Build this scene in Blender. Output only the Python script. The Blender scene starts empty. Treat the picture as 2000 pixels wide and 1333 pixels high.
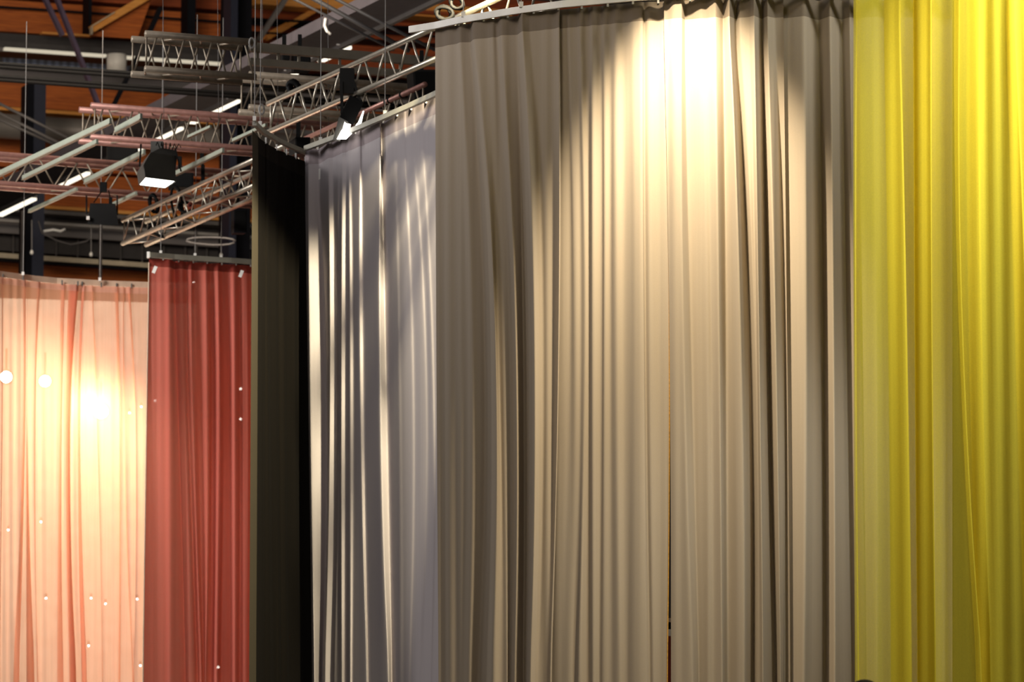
import bpy, math, random
from mathutils import Vector, Matrix
random.seed(7)
C = bpy.context.scene.collection
sc = bpy.context.scene

# ------------------------------------------------------------------ camera model
F = 7000.0; CX, CY = 1000.0, 666.5; HOR = 1400.0; EYE = 1.65
P = math.atan((HOR - CY) / F); cp, sp = math.cos(P), math.sin(P)
def ray(px, py):
    dx = (px - CX) / F; dy = (CY - py) / F
    return Vector((dx, cp - dy * sp, sp + dy * cp))
EYEV = Vector((0, 0, EYE))
def atY(px, py, Y): r = ray(px, py); return EYEV + r * (Y / r.y)
def atZ(px, py, Z): r = ray(px, py); return EYEV + r * ((Z - EYE) / r.z)
U2 = Vector((0.92, 0.392, 0)).normalized(); V2 = Vector((-U2.y, U2.x, 0))   # the hall's two directions
W0 = atY(250, 300, 55)
def onW(px, py, off=0.0):                                                     # a point on a plane parallel to the back wall
    r = ray(px, py); t = ((W0 - EYEV).dot(V2) - off) / r.dot(V2); return EYEV + r * t
def pyof(Y, z):
    zz = z - EYE; d = Y * cp + zz * sp; u = -Y * sp + zz * cp
    return CY - F * u / d
def Xof(px, Y, z): return (px - CX) / F * (Y * cp + (z - EYE) * sp)

# ------------------------------------------------------------------ materials
def s2l(c):
    return tuple((x / 12.92 if x <= .04045 else ((x + .055) / 1.055) ** 2.4) for x in [v / 255 for v in c])
def newmat(name):
    m = bpy.data.materials.new(name); m.use_nodes = True
    nt = m.node_tree; nt.nodes.clear(); return m, nt, nt.nodes.new('ShaderNodeOutputMaterial')
def plain(name, rgb, rough=.6, metal=0., var=.12, scale=8, bump=0.0):
    m, nt, out = newmat(name); b = nt.nodes.new('ShaderNodeBsdfPrincipled')
    n = nt.nodes.new('ShaderNodeTexNoise'); n.inputs['Scale'].default_value = scale; n.inputs['Detail'].default_value = 4
    tc = nt.nodes.new('ShaderNodeTexCoord'); nt.links.new(tc.outputs['Object'], n.inputs['Vector'])
    r = nt.nodes.new('ShaderNodeValToRGB'); c = s2l(rgb)
    r.color_ramp.elements[0].position = .3; r.color_ramp.elements[1].position = .7
    r.color_ramp.elements[0].color = tuple(x * (1 - var) for x in c) + (1,)
    r.color_ramp.elements[1].color = tuple(min(1, x * (1 + var)) for x in c) + (1,)
    nt.links.new(n.outputs['Fac'], r.inputs['Fac']); nt.links.new(r.outputs['Color'], b.inputs['Base Color'])
    b.inputs['Roughness'].default_value = rough; b.inputs['Metallic'].default_value = metal
    if sum(rgb) < 90: b.inputs['Specular IOR Level'].default_value = .12
    if bump:
        bp = nt.nodes.new('ShaderNodeBump'); bp.inputs['Strength'].default_value = bump
        nt.links.new(n.outputs['Fac'], bp.inputs['Height']); nt.links.new(bp.outputs['Normal'], b.inputs['Normal'])
    nt.links.new(b.outputs['BSDF'], out.inputs['Surface']); return m
def glow(name, rgb, strength):
    m, nt, out = newmat(name); e = nt.nodes.new('ShaderNodeEmission')
    e.inputs['Color'].default_value = s2l(rgb) + (1,); e.inputs['Strength'].default_value = strength
    nt.links.new(e.outputs['Emission'], out.inputs['Surface']); return m
def fabric(name, rgb, transl=.15, transp=0., weave=900, bump=.15, trgb=None, streak=.10, var=.08):
    """woven cloth: diffuse + translucent (+ open weave), fine threads and faint vertical slubs"""
    m, nt, out = newmat(name); L = nt.links; c = s2l(rgb); tcx = s2l(trgb or rgb)
    tc = nt.nodes.new('ShaderNodeTexCoord')
    mp = nt.nodes.new('ShaderNodeMapping'); mp.inputs['Scale'].default_value = (60, 60, 1.0)
    L.new(tc.outputs['Object'], mp.inputs['Vector'])
    n = nt.nodes.new('ShaderNodeTexNoise'); n.inputs['Scale'].default_value = 1.0; n.inputs['Detail'].default_value = 3
    L.new(mp.outputs['Vector'], n.inputs['Vector'])
    n2 = nt.nodes.new('ShaderNodeTexNoise'); n2.inputs['Scale'].default_value = weave / 3; n2.inputs['Detail'].default_value = 2
    L.new(tc.outputs['Object'], n2.inputs['Vector'])
    mx = nt.nodes.new('ShaderNodeMath'); mx.operation = 'MULTIPLY_ADD'
    L.new(n.outputs['Fac'], mx.inputs[0]); mx.inputs[1].default_value = 2 * streak; mx.inputs[2].default_value = 1 - streak - var
    m2 = nt.nodes.new('ShaderNodeMath'); m2.operation = 'MULTIPLY_ADD'
    L.new(n2.outputs['Fac'], m2.inputs[0]); m2.inputs[1].default_value = 2 * var; L.new(mx.outputs[0], m2.inputs[2])
    def tint(col):
        v = nt.nodes.new('ShaderNodeVectorMath'); v.operation = 'SCALE'; v.inputs[0].default_value = col
        L.new(m2.outputs[0], v.inputs['Scale']); return v.outputs[0]
    b = nt.nodes.new('ShaderNodeBsdfPrincipled'); b.inputs['Roughness'].default_value = .95
    b.inputs['Specular IOR Level'].default_value = .1
    L.new(tint(c), b.inputs['Base Color'])
    if bump:
        bp = nt.nodes.new('ShaderNodeBump'); bp.inputs['Strength'].default_value = bump; bp.inputs['Distance'].default_value = .002
        L.new(n2.outputs['Fac'], bp.inputs['Height']); L.new(bp.outputs['Normal'], b.inputs['Normal'])
    sh = b.outputs['BSDF']
    if transl:
        t = nt.nodes.new('ShaderNodeBsdfTranslucent'); L.new(tint(tcx), t.inputs['Color'])
        mi = nt.nodes.new('ShaderNodeMixShader'); mi.inputs[0].default_value = transl
        L.new(sh, mi.inputs[1]); L.new(t.outputs[0], mi.inputs[2]); sh = mi.outputs[0]
    if transp:
        t = nt.nodes.new('ShaderNodeBsdfTransparent')
        mi = nt.nodes.new('ShaderNodeMixShader'); mi.inputs[0].default_value = transp
        L.new(sh, mi.inputs[1]); L.new(t.outputs[0], mi.inputs[2]); sh = mi.outputs[0]
    L.new(sh, out.inputs['Surface']); return m
def wood(name, rgb, rgb2):
    m, nt, out = newmat(name); L = nt.links; b = nt.nodes.new('ShaderNodeBsdfPrincipled'); b.inputs['Roughness'].default_value = .65
    tc = nt.nodes.new('ShaderNodeTexCoord'); mr = nt.nodes.new('ShaderNodeMapping')
    mr.inputs['Rotation'].default_value = (0, 0, -math.atan2(U2.y, U2.x)); mr.inputs['Scale'].default_value = (1, 1, 1)
    L.new(tc.outputs['Object'], mr.inputs['Vector'])
    m3 = nt.nodes.new('ShaderNodeMapping'); m3.inputs['Scale'].default_value = (1.2, 1.2, 22); L.new(mr.outputs['Vector'], m3.inputs['Vector'])
    n = nt.nodes.new('ShaderNodeTexNoise'); n.inputs['Scale'].default_value = 1.6; n.inputs['Detail'].default_value = 6
    n.inputs['Roughness'].default_value = .7; L.new(m3.outputs['Vector'], n.inputs['Vector'])
    r = nt.nodes.new('ShaderNodeValToRGB'); r.color_ramp.elements[0].position = .35; r.color_ramp.elements[1].position = .65
    r.color_ramp.elements[0].color = s2l(rgb2) + (1,); r.color_ramp.elements[1].color = s2l(rgb) + (1,)
    L.new(n.outputs['Fac'], r.inputs['Fac']); L.new(r.outputs['Color'], b.inputs['Base Color'])
    L.new(b.outputs['BSDF'], out.inputs['Surface']); return m
def corrug(name, rgb):
    m, nt, out = newmat(name); L = nt.links; b = nt.nodes.new('ShaderNodeBsdfPrincipled'); b.inputs['Roughness'].default_value = .5
    tc = nt.nodes.new('ShaderNodeTexCoord'); mr = nt.nodes.new('ShaderNodeMapping')
    mr.inputs['Rotation'].default_value = (0, 0, -math.atan2(U2.y, U2.x)); L.new(tc.outputs['Object'], mr.inputs['Vector'])
    w = nt.nodes.new('ShaderNodeTexWave'); w.inputs['Scale'].default_value = 2.6; w.inputs['Distortion'].default_value = .6; L.new(mr.outputs['Vector'], w.inputs['Vector'])
    r = nt.nodes.new('ShaderNodeValToRGB'); c = s2l(rgb)
    r.color_ramp.elements[0].color = tuple(x * .6 for x in c) + (1,); r.color_ramp.elements[1].color = tuple(x * 1.3 for x in c) + (1,)  # shading of the corrugations put into the colour as bands
    L.new(w.outputs['Fac'], r.inputs['Fac']); L.new(r.outputs['Color'], b.inputs['Base Color'])
    L.new(b.outputs['BSDF'], out.inputs['Surface']); return m

M = dict(
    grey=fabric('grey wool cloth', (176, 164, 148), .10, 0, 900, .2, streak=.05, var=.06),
    grey_head=fabric('grey doubled cloth', (128, 117, 104), .03, 0, 900, .2, streak=.05),  # darker tone paints in the backlight that doubled cloth stops
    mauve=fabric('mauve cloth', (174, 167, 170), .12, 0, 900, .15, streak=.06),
    mauve_head=fabric('mauve doubled cloth', (148, 137, 140), .05, 0),  # likewise darkened in colour where less light comes through
    dark=fabric('dark brown cloth', (18, 15, 12), .02, 0, 900, .15, streak=.08),
    dark_head=fabric('dark brown doubled cloth', (30, 26, 22), .0, 0),
    dark_edge=fabric('dark olive cloth edge', (72, 66, 55), .02, 0),
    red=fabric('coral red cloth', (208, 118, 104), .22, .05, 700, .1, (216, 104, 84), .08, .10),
    red_head=fabric('coral red doubled cloth', (150, 66, 56), .1, .02, 700, .1),  # heading shade again put into the cloth colour
    orange=fabric('orange sheer', (236, 172, 148), .58, .36, 700, .05, (250, 186, 150), .10, .06),
    orange_head=fabric('orange sheer doubled', (228, 172, 150), .4, .15, 700, .05),
    yellow=fabric('yellow sheer', (242, 224, 74), .36, .28, 500, .05, (248, 234, 76), .06, .10),
    gold=plain('gold thread', (214, 160, 62), .6, .1, .3, 60),
    rail=plain('white rail', (244, 242, 236), .5), railwarm=plain('cream rail', (205, 180, 155), .5), raildim=plain('grey rail', (150, 146, 132), .5),
    white=plain('white plastic', (225, 222, 215), .5),
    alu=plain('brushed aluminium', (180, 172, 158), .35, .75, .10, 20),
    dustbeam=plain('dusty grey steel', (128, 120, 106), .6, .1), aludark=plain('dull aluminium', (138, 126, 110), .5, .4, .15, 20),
    alu_pinkbounce=plain('aluminium with painted pink bounce', (150, 108, 98), .45, .4, .15, 20),  # pink light bounced off the curtains is put into the metal colour
    track=plain('pale green grey track', (138, 144, 131), .55, 0, .06),
    black=plain('black metal', (14, 13, 12), .5), blackr=plain('black rubber', (9, 8, 8), .7), charcoal=plain('charcoal metal', (62, 60, 56), .5),
    navy=plain('navy steel', (30, 34, 52), .5), navyd=plain('near black navy steel', (17, 18, 24), .6),
    traydark=plain('dark tray steel', (70, 66, 72), .6, .1), steel=plain('grey steel', (104, 100, 98), .5, .2), steeld=plain('dark grey steel', (58, 55, 55), .55, .1), steell=plain('light grey steel', (150, 146, 142), .5),
    purple=plain('purple grey steel', (84, 70, 92), .5), beige=plain('beige sill', (196, 182, 156), .6),
    duct=plain('galvanised duct', (128, 122, 116), .45, .3, .15, 2), wall=plain('dark roof wall', (64, 58, 54), .9, 0, .2, .6), panelgrey=plain('grey panel', (112, 108, 108), .7, 0, .15, .8),
    floor=plain('grey floor', (120, 112, 104), .8, 0, .1, .5), backing=plain('white booth wall', (238, 226, 210), .8),
    wood=wood('glued orange timber', (196, 104, 34), (150, 72, 18)), wood_lit_tone=wood('pale timber with painted light', (236, 168, 84), (214, 138, 58)), woodd=wood('deep orange timber', (172, 80, 30), (118, 50, 18)),  # middle one is the same timber with light painted into its colour
    corr=corrug('blue grey corrugated sheet', (165, 176, 200)),
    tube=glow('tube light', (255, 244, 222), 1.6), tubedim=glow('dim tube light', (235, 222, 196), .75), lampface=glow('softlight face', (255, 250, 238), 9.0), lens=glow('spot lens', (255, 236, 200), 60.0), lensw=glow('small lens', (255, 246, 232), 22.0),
    redboard=plain('dark red board', (128, 46, 30), .6), hair=plain('dark brown hair', (44, 24, 14), .6, 0, .3, 60), skin=plain('skin', (198, 150, 122), .5), coat=plain('dark coat', (42, 44, 54), .8), trousers=plain('dark trousers', (34, 34, 40), .8), shoes=plain('black shoes', (16, 15, 15), .5),
)

# ------------------------------------------------------------------ mesh helpers
ORG = {}
def tag(o, label=None, cat=None, group=None, kind=None):
    if label: o['label'] = label
    if cat: o['category'] = cat
    if group: o['group'] = group
    if kind: o['kind'] = kind
    return o
def thing(name, label, cat, loc, group=None):
    o = bpy.data.objects.new(name, None); C.objects.link(o); o.location = loc; o.empty_display_size = .1
    ORG[o.name] = Vector(loc); return tag(o, label, cat, group)
class MB:
    def __init__(s): s.v = []; s.f = []
    def add(s, vs, fs):
        o = len(s.v); s.v += [Vector(v) for v in vs]; s.f += [tuple(i + o for i in f) for f in fs]; return s
    def hexa(s, p):   # 8 points: bottom ring 0-3, top ring 4-7
        return s.add(p, [(3, 2, 1, 0), (4, 5, 6, 7), (0, 1, 5, 4), (1, 2, 6, 5), (2, 3, 7, 6), (3, 0, 4, 7)])
    def box(s, c, a, b, d):
        c, a, b, d = Vector(c), Vector(a), Vector(b), Vector(d)
        return s.hexa([c - a - b - d, c + a - b - d, c + a + b - d, c - a + b - d, c - a - b + d, c + a - b + d, c + a + b + d, c - a + b + d])
    def bar(s, p, q, w, h, up=Vector((0, 0, 1))):
        p, q = Vector(p), Vector(q); t = (q - p); l = t.length; t = t / l; sd = t.cross(up).normalized(); u = sd.cross(t)
        return s.box((p + q) / 2, t * l / 2, sd * w / 2, u * h / 2)
    def tube(s, pts, r, n=10, cap=True):
        pts = [Vector(p) for p in pts]; rings = []; up = None
        for i, p in enumerate(pts):
            t = (pts[min(i + 1, len(pts) - 1)] - pts[max(i - 1, 0)]).normalized()
            if up is None: up = Vector((0, 0, 1)) if abs(t.z) < .9 else Vector((1, 0, 0))
            a = t.cross(up).normalized(); b = a.cross(t).normalized(); up = b
            rr = r[i] if isinstance(r, (list, tuple)) else r
            rings.append([p + a * math.cos(k * 2 * math.pi / n) * rr + b * math.sin(k * 2 * math.pi / n) * rr for k in range(n)])
        vs = [v for g in rings for v in g]; fs = []
        for i in range(len(rings) - 1):
            for k in range(n): fs.append((i * n + k, i * n + (k + 1) % n, (i + 1) * n + (k + 1) % n, (i + 1) * n + k))
        if cap: fs.append(tuple(range(n - 1, -1, -1))); fs.append(tuple((len(rings) - 1) * n + k for k in range(n)))
        return s.add(vs, fs)
    def build(s, name, mat, parent=None, smooth=False, bevel=0.0):
        off = Vector((0, 0, 0))
        if parent is not None: off = ORG[parent.name]
        me = bpy.data.meshes.new(name); me.from_pydata([v - off for v in s.v], [], s.f); me.materials.append(mat); me.update()
        if smooth:
            for p in me.polygons: p.use_smooth = True
        o = bpy.data.objects.new(name, me); C.objects.link(o)
        if parent is not None: o.parent = parent
        ORG[o.name] = off
        if bevel:
            md = o.modifiers.new('bevel', 'BEVEL'); md.width = bevel; md.segments = 2; md.limit_method = 'ANGLE'
        return o
def own(mb, name, mat, label, cat, group=None, smooth=False, bevel=0):      # a thing that is one mesh, origin at its middle
    c = sum(mb.v, Vector()) / len(mb.v); mb.v = [v - c for v in mb.v]
    o = mb.build(name, mat, None, smooth, bevel); o.location = c; ORG[o.name] = c; return tag(o, label, cat, group)

# ------------------------------------------------------------------ curtains
TRZ = 5.70
def lerp_tab(tab, x):
    if x <= tab[0][0]: (a, b), (c, d) = tab[0], tab[1]
    elif x >= tab[-1][0]: (a, b), (c, d) = tab[-2], tab[-1]
    else:
        for (a, b), (c, d) in zip(tab, tab[1:]):
            if a <= x <= c: break
    return b + (d - b) * (x - a) / (c - a)
def base_from_track(trk): return [(px, atZ(px, py, TRZ).y) for px, py in trk]
def folds_from_bands(left, right, bands, mm, sgn=None, kd=1.0):
    """pleats as control points (x at top, middle, bottom of the picture, depth offset)"""
    cps = [(left[0], left[1], left[2], 0.0)]
    for b in bands:
        xt0, xm0, xb0, xt1, xm1, xb1, k = b[:7]
        s = b[7] if len(b) > 7 else (sgn if sgn else (1 if xm0 > 1250 else -1))
        w = max(xm1 - xm0, 2.0) * mm; a = s * k * kd * w / 2
        cps += [(xt0, xm0, xb0, -a), (xt1, xm1, xb1, a)]
    cps.append((right[0], right[1], right[2], 0.0)); return cps
def make_curtain(name, label, trk, cps, mats, yref=(60, 630, 1250), mm=.003, ztop=TRZ - .055, head=.11, group=None, top_amp=.6,
                 ripple=.006, smooth=3, step=.007, zbot=.03, gl_step=.14, gl_mat='white', sel_left=None, sel_right=None, seed=1, edge_mat=None, gliders=True, roughedge=0.0):
    rnd = random.Random(seed); base = base_from_track(trk)
    def bY(x): return lerp_tab(base, x)
    counts = []
    for a, b in zip(cps, cps[1:]):
        L = math.hypot((b[1] - a[1]) * mm, b[3] - a[3]); counts.append(max(2, min(14, int(L / step))))
    ph = [(rnd.uniform(0, 6.28), rnd.uniform(25, 45), rnd.uniform(.5, 1.2)) for _ in range(4)]
    wob = [(rnd.uniform(0, 6.28), rnd.uniform(.4, .9), rnd.uniform(.1, .7)) for _ in cps]
    zs = [ztop, ztop - head * .5, ztop - head, ztop - head - .03] + [ztop - head - .03 - (ztop - head - .03 - zbot) * i / 44 for i in range(1, 45)]
    rows = []; y0, y1, y2 = yref
    for z in zs:
        h = ztop - z; amp = top_amp + (1 - top_amp) * min(1, h / .9); py = pyof(bY(cps[len(cps) // 2][1]), z)
        pts = []
        for i, c in enumerate(cps):
            yy = min(py, 1500)
            ms = (c[2] - c[0]) / (y2 - y0)
            if yy < y0: x = c[0]
            elif yy > y2: x = c[2] + (2 * (c[2] - c[1]) / (y2 - y1) - ms) * (yy - y2) * .5
            else:
                (p0, p1, ya, yb) = (c[0], c[1], y0, y1) if yy < y1 else (c[1], c[2], y1, y2)
                sl = (p1 - p0) / (yb - ya); e0 = ms if yy >= y1 else 2 * sl - ms; e1 = ms if yy < y1 else 2 * sl - ms
                t = (yy - ya) / (yb - ya); hh = yb - ya
                x = p0 * (2 * t ** 3 - 3 * t * t + 1) + p1 * (3 * t * t - 2 * t ** 3) + e0 * hh * (t ** 3 - 2 * t * t + t) + e1 * hh * (t ** 3 - t * t)
            w = wob[i]
            if 0 < i < len(cps) - 1: x += w[2] * math.sin(w[0] + z * w[1] * 2.2) * min(1, h / .6)
            pts.append((x, c[3] * amp))
        row = []
        for (a, b), n in zip(zip(pts, pts[1:]), counts):
            for k in range(n): t = k / n; row.append([a[0] + (b[0] - a[0]) * t, a[1] + (b[1] - a[1]) * t])
        row.append(list(pts[-1]))
        for _ in range(smooth):
            r2 = [row[0]] + [[(row[i - 1][0] + 2 * row[i][0] + row[i + 1][0]) / 4, (row[i - 1][1] + 2 * row[i][1] + row[i + 1][1]) / 4] for i in range(1, len(row) - 1)] + [row[-1]]
            row = r2
        out = []
        for x, d in row:
            u = x * mm
            d += ripple * amp * sum(q[2] * math.sin(q[0] + u * q[1] * 2.2 + z * .25) for q in ph) * .5
            Y = bY(x) + d
            out.append(Vector((Xof(x, Y, z), Y, z)))
        rows.append(out)
    if roughedge:
        for j, r in enumerate(rows): r[0].x += roughedge * math.sin(j * 1.9) + roughedge * .6 * math.sin(j * 4.3)
    n = len(rows[0]); mid = rows[0][n // 2]
    root = thing(name, label, 'curtain', (mid.x, mid.y, 0), group)
    def grid(r0, r1):
        mb = MB(); vs = [v for r in rows[r0:r1 + 1] for v in r]; fs = []
        for j in range(r1 - r0):
            for i in range(n - 1): fs.append((j * n + i, (j + 1) * n + i, (j + 1) * n + i + 1, j * n + i + 1))
        return mb.add(vs, fs)
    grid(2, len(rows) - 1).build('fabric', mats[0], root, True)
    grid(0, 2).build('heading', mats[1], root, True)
    for sel, idx in ((sel_left, 0), (sel_right, n - 1)):
        if sel:
            pts = [r[idx] + Vector((0, -.004, 0)) for r in rows[1:]]
            MB().tube(pts, sel[1], 6).build('selvedge', M[sel[0]], root, True)
    if edge_mat:       # a hem turned over the left side
        k = edge_mat[1]; mb = MB(); vs = []; fs = []
        for r in rows:
            for i in range(k + 1): vs.append(r[i] + Vector((0, -.006, 0)))
        for j in range(len(rows) - 1):
            for i in range(k): fs.append((j * (k + 1) + i, (j + 1) * (k + 1) + i, (j + 1) * (k + 1) + i + 1, j * (k + 1) + i + 1))
        mb.add(vs, fs).build('side_hem', edge_mat[0], root, True)
    if gliders:
        acc = 0; cnt = 0
        for i in range(1, n):
            acc += (Vector((rows[0][i].x, bY(0), 0)) - Vector((rows[0][i - 1].x, bY(0), 0))).length
            if acc > gl_step and cnt < 40:
                acc = 0; cnt += 1; p = rows[0][i]
                MB().box(p + Vector((0, -.004, .012)), (.006, 0, 0), (0, .004, 0), (0, 0, .022)).build('glider', M[gl_mat], root)
    return root, rows
def make_rail(label, trk, mat, h=.042, w=.03, wires=(), z=TRZ, overdx=0, group='curtain rails'):
    pts = [atZ(px, py, z) for px, py in trk]
    root = thing('curtain_rail', label, 'curtain rail', pts[len(pts) // 2], group)
    mb = MB(); vs = []; fs = []
    for i, p in enumerate(pts):
        t = (pts[min(i + 1, len(pts) - 1)] - pts[max(i - 1, 0)]); t.z = 0; t.normalize(); s = Vector((-t.y, t.x, 0))
        vs += [p - s * w / 2 - Vector((0, 0, h / 2)), p + s * w / 2 - Vector((0, 0, h / 2)), p + s * w / 2 + Vector((0, 0, h / 2)), p - s * w / 2 + Vector((0, 0, h / 2))]
    for i in range(len(pts) - 1):
        for k in range(4): fs.append((i * 4 + k, i * 4 + (k + 1) % 4, (i + 1) * 4 + (k + 1) % 4, (i + 1) * 4 + k))
    fs.append((0, 3, 2, 1)); e = (len(pts) - 1) * 4; fs.append((e, e + 1, e + 2, e + 3))
    mb.add(vs, fs).build('channel', M[mat], root)
    for px, py, hh in wires:
        p = atZ(px, py, z); MB().tube([p, p + Vector((0, 0, hh))], .003, 5).build('suspension_wire', M['steell'], root)
        MB().box(p + Vector((0, 0, .03)), (.012, 0, 0), (0, .012, 0), (0, 0, .016)).build('hanger_clip', M['white'], root)
    return root

# --- grey curtain, four panels on one curved rail
MMG = .00293
TG = [(800, 60), (850, 52), (900, 41), (1000, 24), (1100, 10), (1250, -4), (1400, -9), (1668, -12), (1850, -10)]
TGc = TG
g1 = folds_from_bands((850, 852, 856), (1091, 1091, 1078), [
    (905, 909, 905, 914, 918, 912, .9), (940, 947, 938, 956, 968, 964, 1.7), (967, 995, 994, 976, 1006, 1008, 1.5),
    (984, 1022, 1024, 999, 1043, 1036, 2.1), (1011, 1058, 1052, 1017, 1062, 1056, .35), (1037, 1074, 1060, 1049, 1078, 1064, .5), (1086, 1086, 1070, 1090, 1090, 1076, 2.2)], MMG)
# top positions follow the folds as they fan out from the heading
g1 = folds_from_bands((850, 852, 856), (1093, 1093, 1079), [
    (864, 866, 870, 868, 869, 874, .5), (892, 909, 905, 897, 922, 918, .8), (918, 947, 938, 924, 967, 963, 2.0),
    (955, 973, 984, 962, 978, 990, .3), (970, 995, 996, 978, 1006, 1006, 1.9), (1010, 1022, 1024, 1019, 1043, 1036, 2.4),
    (1036, 1062, 1052, 1048, 1066, 1056, .3), (1085, 1086, 1071, 1092, 1091, 1077, 2.4)], MMG)
g2 = folds_from_bands((1086, 1090, 1076), (1298, 1307, 1304), [
    (1107, 1115, 1101, 1111, 1121, 1114, 1.0), (1127, 1134, 1125, 1133, 1143, 1130, 1.4), (1151, 1152, 1151, 1155, 1155, 1157, 3.6), (1175, 1177, 1172, 1178, 1180, 1176, 3.0),
    (1193, 1192, 1192, 1201, 1200, 1209, .7), (1229, 1232, 1228, 1236, 1239, 1239, .9), (1255, 1257, 1262, 1258, 1260, 1268, 4.0), (1266, 1268, 1276, 1273, 1273, 1280, 1.0)], MMG)
g3 = folds_from_bands((1297, 1307, 1310.5), (1530, 1537, 1543), [
    (1331, 1334, 1352, 1338, 1349, 1364, 1.5), (1371, 1384, 1384, 1379, 1390, 1392, .6), (1397, 1405, 1412, 1413, 1417, 1422, 1.5), (1423, 1447, 1454, 1436, 1464, 1470, 2.3),
    (1446, 1482, 1489, 1463, 1499, 1514, 2.5), (1473, 1512, 1519, 1488, 1533, 1530, .9), (1500, 1528, 1532, 1514, 1534, 1540, .6)], MMG)
g3 = folds_from_bands((1297, 1307, 1310.5), (1530, 1537, 1543), [
    (1331, 1334, 1352, 1338, 1349, 1364, 1.5), (1371, 1382, 1384, 1379, 1388, 1392, .6), (1397, 1404, 1410, 1413, 1418, 1420, 1.6),
    (1424, 1447, 1454, 1437, 1464, 1470, 2.3), (1446, 1474, 1480, 1462, 1477, 1484, .4), (1473, 1482, 1489, 1488, 1499, 1514, 2.5), (1499, 1513, 1524, 1514, 1533, 1534, 1.2)], MMG, kd=1.35)
g4 = folds_from_bands((1527, 1535, 1541), (1860, 1860, 1860), [
    (1572, 1576, 1571, 1598, 1607, 1611, 2.2), (1621, 1628, 1630, 1644, 1652, 1664, 2.3), (1660, 1668, 1676, 1672, 1680, 1690, 1.6),
    (1710, 1712, 1714, 1735, 1740, 1742, 1.8), (1770, 1772, 1772, 1800, 1800, 1800, 1.8), (1825, 1826, 1826, 1845, 1845, 1845, 1.5)], MMG)
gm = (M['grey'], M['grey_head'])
def shift(trk, dy): return [(a, b + dy) for a, b in trk]
GG = 'grey curtain panels on the curved rail'
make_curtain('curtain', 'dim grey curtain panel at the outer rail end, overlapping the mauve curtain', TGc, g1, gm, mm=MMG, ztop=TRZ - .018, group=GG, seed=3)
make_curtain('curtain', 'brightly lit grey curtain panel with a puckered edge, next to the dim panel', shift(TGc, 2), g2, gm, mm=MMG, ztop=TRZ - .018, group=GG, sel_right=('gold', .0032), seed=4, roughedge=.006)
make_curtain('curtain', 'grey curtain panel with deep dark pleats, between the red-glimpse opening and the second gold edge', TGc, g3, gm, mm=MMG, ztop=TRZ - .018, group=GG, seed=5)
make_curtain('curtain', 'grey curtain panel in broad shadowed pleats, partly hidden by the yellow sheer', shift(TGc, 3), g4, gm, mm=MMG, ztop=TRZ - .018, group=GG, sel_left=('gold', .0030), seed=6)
make_rail('curved white curtain rail carrying the grey panels', [(x, y - 2) for x, y in TG], 'rail', h=.040, w=.02, wires=[(905, 38, 1.2), (1018, 19, 1.2), (1300, -8, 1.2)])
# loose gold threads at the heading
for k, (px, py) in enumerate([(1341, 8), (1368, 10), (1382, 14), (1330, 4), (993, 47)]):
    mb = MB(); p = atY(px, py, 20.12 if px > 1200 else 20.62)
    for j in range(4):
        a = random.uniform(-.01, .01)
        mb.tube([p + Vector((a + .006 * j, 0, .04)), p + Vector((a * 2 + .004 * j, -.012, .005)), p + Vector((a * .5, -.008, -.03)), p + Vector((a * 2, -.004, -.05 - .01 * j))], .0022, 5)
    own(mb, 'thread_tuft', M['gold'], ['gold thread tuft at the grey heading, second of four from the white rail end', 'gold thread tuft in the grey heading beside a dark pleat', 'longest gold thread tuft hanging from the grey heading', 'gold thread tuft nearest the visible end of white rail above the hot spot', 'single pale thread tuft hooked at the dim grey panel heading'][k], 'thread', 'gold threads at the grey heading', True)

# --- mauve curtain and the dark curtain meeting it in a corner
MMM = .0034
TM = [(560, 318), (597, 297), (650, 277), (700, 257), (750, 236), (800, 214), (850, 191), (960, 130)]
mbands = []
mv = [(602, 606, 613, 624, 640, 631, 2.75), (641, 644, 635, 651, 655, 648, 2.85), (661, 662, 654, 664, 664, 657, 2.4), (668, 666, 668, 677, 676, 673, 2.4), (681, 684, 684, 687, 691, 688, 2.2),
      (703, 704, 715, 707, 711, 718, 3.0), (743, 742, 757, 745, 757, 765, 3.5), (772, 780, 783, 775, 783, 787, 1.6), (790, 806, 800, 793, 810, 804, 1.8), (808, 832, 821, 811, 835, 826, 2.0), (826, 846, 842, 829, 850, 846, 1.8), (865, 870, 870, 869, 874, 874, 1.8), (900, 905, 905, 905, 909, 909, 1.8)]
mc = folds_from_bands((596, 603, 609), (950, 950, 950), mv, MMM, sgn=1)
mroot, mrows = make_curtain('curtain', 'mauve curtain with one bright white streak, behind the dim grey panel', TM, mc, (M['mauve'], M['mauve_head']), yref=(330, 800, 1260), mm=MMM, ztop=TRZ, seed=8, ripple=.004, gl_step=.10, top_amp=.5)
make_rail('grey curtain rail rising from the corner above the mauve curtain', [(x, y - 7) for x, y in TM[1:]], 'raildim', h=.034, wires=[(626, 281, 1.4), (752, 229, 1.4)])
p = atY(624, 340, 24.95); mb = MB().box(p, (.007, -.012, 0), (0, .002, 0), (0, 0, .038)); mb.build('sewn_label', M['white'], [c for c in mroot.children if c.name.startswith('fabric')][0])
TD = [(480, 226), (497, 247), (512, 262), (540, 279), (570, 293), (600, 305)]
dv = [(514, 514, 512, 518, 517, 516, 1.6), (521, 524, 527, 526, 529, 534, 2.0), (538, 540, 545, 543, 545, 549, 1.8), (555, 556, 560, 559, 560, 564, 1.6), (575, 577, 584, 579, 582, 590, 1.6)]
dc = folds_from_bands((493, 490, 487), (598, 604, 611), dv, MMM, sgn=1, kd=2.2)
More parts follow.
